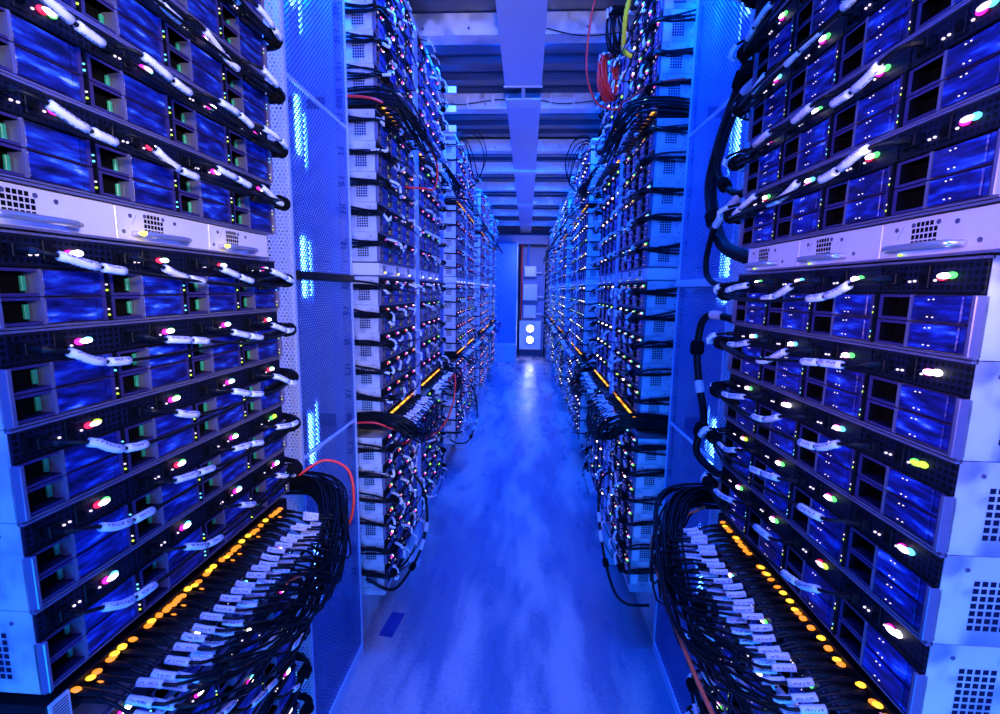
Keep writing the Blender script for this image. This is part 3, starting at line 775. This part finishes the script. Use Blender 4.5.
wire(2, [(.075, 2.84, ZB+.03), (.25, 2.815, ZB-.02), (.42, 2.81, ZB-.018), (.62, 2.835, ZB+.03)], 'thin black cable hanging below the first roof beam')
for i, x in enumerate((-.50, -.30, .15, .33)):
    o = obj('cable_clip', MB().box((x-.005, 3.885, ZB+.01), (x+.005, 3.919, ZB+.09), 'silver').box((x-.01, 3.88, ZB+.038), (x+.01, 3.886, ZB+.062), 'silver')); tag(o, f"small steel clip on the second roof beam, {ORD[i]} from the left", 'clip', 'clips on the roof beam')

# ------------------------------------------------------------------ far end of the aisle
t = empty('end_cabinet', (-.60, 10.9, 0)); tag(t, 'tall plain blue cabinet standing at the left of the far end', 'cabinet')
obj('body', MB().box((-.45, 0, .42), (.35, .5, 2.70), 'bluepanel', .008), t)
obj('plinth', MB().box((-.45, -.25, 0), (.35, .5, .42), 'post', .006), t)
obj('edge_trim', MB().box((.352, -.02, 0), (.375, .5, 2.72), 'post'), t)
o = obj('header_beam', MB().box((-1.3, 11.45, 2.75), (1.2, 11.99, 2.95), 'wall')); tag(o, 'dark header box across the far end above the blue cabinet', 'header')
t = empty('equipment_frame', (0, 11.75, 0)); tag(t, 'dark upright frame carrying white boxes beside the far blue cabinet', 'frame')
obj('upright', MB().box((-.20, 0, 0), (-.17, .05, 2.7), 'black'), t); obj('upright', MB().box((.44, 0, 0), (.47, .05, 2.7), 'black'), t)
obj('back_board', MB().box((-.17, .03, .16), (.44, .05, 2.7), 'wall'), t)
for z0, z1, x0, x1, nm in ((1.98, 2.24, -.08, .22, 'topmost'), (1.40, 1.80, -.10, .26, 'middle'), (.98, 1.28, -.08, .24, 'lowest')):
    e = empty('junction_box', ((x0+x1)/2, 11.75, z0)); w = (x1-x0)/2
    tag(e, f"white junction box on the far frame, {nm} of three", 'box', 'white junction boxes')
    obj('housing', MB().box((-w, -.14, 0), (w, .0295, z1-z0), 'boxwhite', .01), e); obj('lid', MB().box((-w+.02, -.155, .02), (w-.02, -.1405, z1-z0-.02), 'silver', .004), e)
    obj('conduit', MB().tube([(w, -.07, .1), (w+.14, -.07, .1)], .02, 'boxwhite', 8), e)
t = empty('lamp_panel', (.10, 11.70, .18)); tag(t, 'white panel with two bright round floodlights low on the far wall', 'lamp')
obj('panel', MB().box((-.27, -.02, 0), (.27, .0795, .72), 'boxwhite', .01), t)
for z in (.25, .53):
    l = obj('floodlight', MB().tube([(0, -.0205, z), (0, -.055, z), (0, -.06, z)], [.11, .105, .09], 'silver', 20), t); obj('lens', MB().dome((0, -.058, z), .085, .03, .085, 'flood_glow', 16, 8), l)
for j, x in enumerate((-.14, .02)):
    loose('conduit', [(x, 11.6, 2.755), (x+.01, 11.58, 2.6), (x-.01, 11.6, 2.4), (x, 11.66, 2.25)] if j else [(x, 11.6, 2.755), (x, 11.6, 2.2), (x+.01, 11.6, 1.5), (x, 11.69, .91)], .02, 'red' if j == 0 else 'bluepanel', ('red conduit running down beside the far junction boxes', 'blue conduit dropping to the topmost far junction box')[j], 'conduit', 14, 8)

# ------------------------------------------------------------------ marks on the floor
o = obj('floor_tape', MB().box((-.035, -.085, 0), (.035, .085, .0012), 'bluetape'), None, (-.632, 2.085, .0002), -.12); tag(o, 'strip of dark blue tape stuck on the floor by the left racks', 'tape')

# ------------------------------------------------------------------ camera
f = 467.58
cam = bpy.data.cameras.new('camera'); cam.sensor_width = 36; cam.lens = f*36/1000; cam.clip_start = .01; cam.clip_end = 60
co = bpy.data.objects.new('camera', cam); C.objects.link(co)
Rw = [(.99825374, .02322222, -.05431577), (.05706715, -.14161108, .9882761), (.01525825, -.98964995, -.14268901)]
co.matrix_world = Matrix(((Rw[0][0], -Rw[0][1], -Rw[0][2], 0), (Rw[1][0], -Rw[1][1], -Rw[1][2], 0), (Rw[2][0], -Rw[2][1], -Rw[2][2], EYE), (0, 0, 0, 1)))
bpy.context.scene.camera = co

# ------------------------------------------------------------------ light
def area(name, loc, target, sx, sy, color, energy):
    ld = bpy.data.lights.new(name, 'AREA'); ld.shape = 'RECTANGLE'; ld.size = sx; ld.size_y = sy; ld.color = color; ld.energy = energy
    o = bpy.data.objects.new(name, ld); C.objects.link(o); o.location = loc
    o.rotation_euler = (Vector(target) - Vector(loc)).to_track_quat('-Z', 'Y').to_euler(); return o
def spot(name, loc, target, deg, color, energy, r=.12, blend=.5):
    ld = bpy.data.lights.new(name, 'SPOT'); ld.spot_size = math.radians(deg); ld.spot_blend = blend; ld.color = color; ld.energy = energy; ld.shadow_soft_size = r
    o = bpy.data.objects.new(name, ld); C.objects.link(o); o.location = loc
    o.rotation_euler = (Vector(target) - Vector(loc)).to_track_quat('-Z', 'Y').to_euler(); return o
spot('key_spot', (.66, -.42, 2.0), (-.66, 1.85, 1.9), 56, (1, .86, .84), 120)
spot('roof_fill_spot', (.05, -.4, 2.2), (.03, 4.0, 3.35), 23, (1, .86, .72), 110)  # added warm fill from behind the camera, brightens the beam faces
spot('floor_fill_spot', (.15, -.7, 2.6), (-.1, 1.75, 0), 44, (1, .72, .72), 38, .2, .9)  # added pinkish fill from behind the camera onto the floor
area('key_light', (.76, -.40, 1.75), (-.5, 1.7, 1.6), .22, 1.4, (1, .74, .95), 2)
spot('side_fill_spot', (-.62, -.20, 1.75), (.51, .74, 1.72), 31, (.84, .52, 1), 55, .15, .6)  # added violet fill, narrowed to the nearest right rack
area('far_box_fill', (.1, 10.4, 2.5), (.1, 11.75, 1.4), .3, .3, (.9, .9, 1), 3.5)  # added fill that whitens the far junction boxes
area('rear_fill_light', (-.1, -.9, 2.9), (0, 1.5, .8), 1.2, .6, BLUE, 95)  # blue fill added out of view behind the camera
for i, y in enumerate(BY[:-1]):
    area('roof_fill_strip', (-.05, y+.13, ZB+.06), (-.05, y+.24, .2), 1.1, .05, BLUE, 115)  # added blue fill hidden behind each beam, without a fixture
area('end_light', (.05, 11.4, 1.2), (0, 8, .2), .4, .5, (.3, .5, 1), 2)
area('low_fill_light', (.05, -.55, .45), (.05, 1.2, .7), 1.0, .3, (.0, .20, 1), 44)  # added cyan fill for the lower sides of the nearest chassis

w = bpy.data.worlds.new('world'); bpy.context.scene.world = w; w.use_nodes = True
w.node_tree.nodes['Background'].inputs[0].default_value = (.004, .02, .2, 1); w.node_tree.nodes['Background'].inputs[1].default_value = .2
vs = bpy.context.scene.view_settings; vs.view_transform = 'Standard'; vs.look = 'None'; vs.exposure = 0; vs.gamma = 1; vs.use_curve_mapping = False
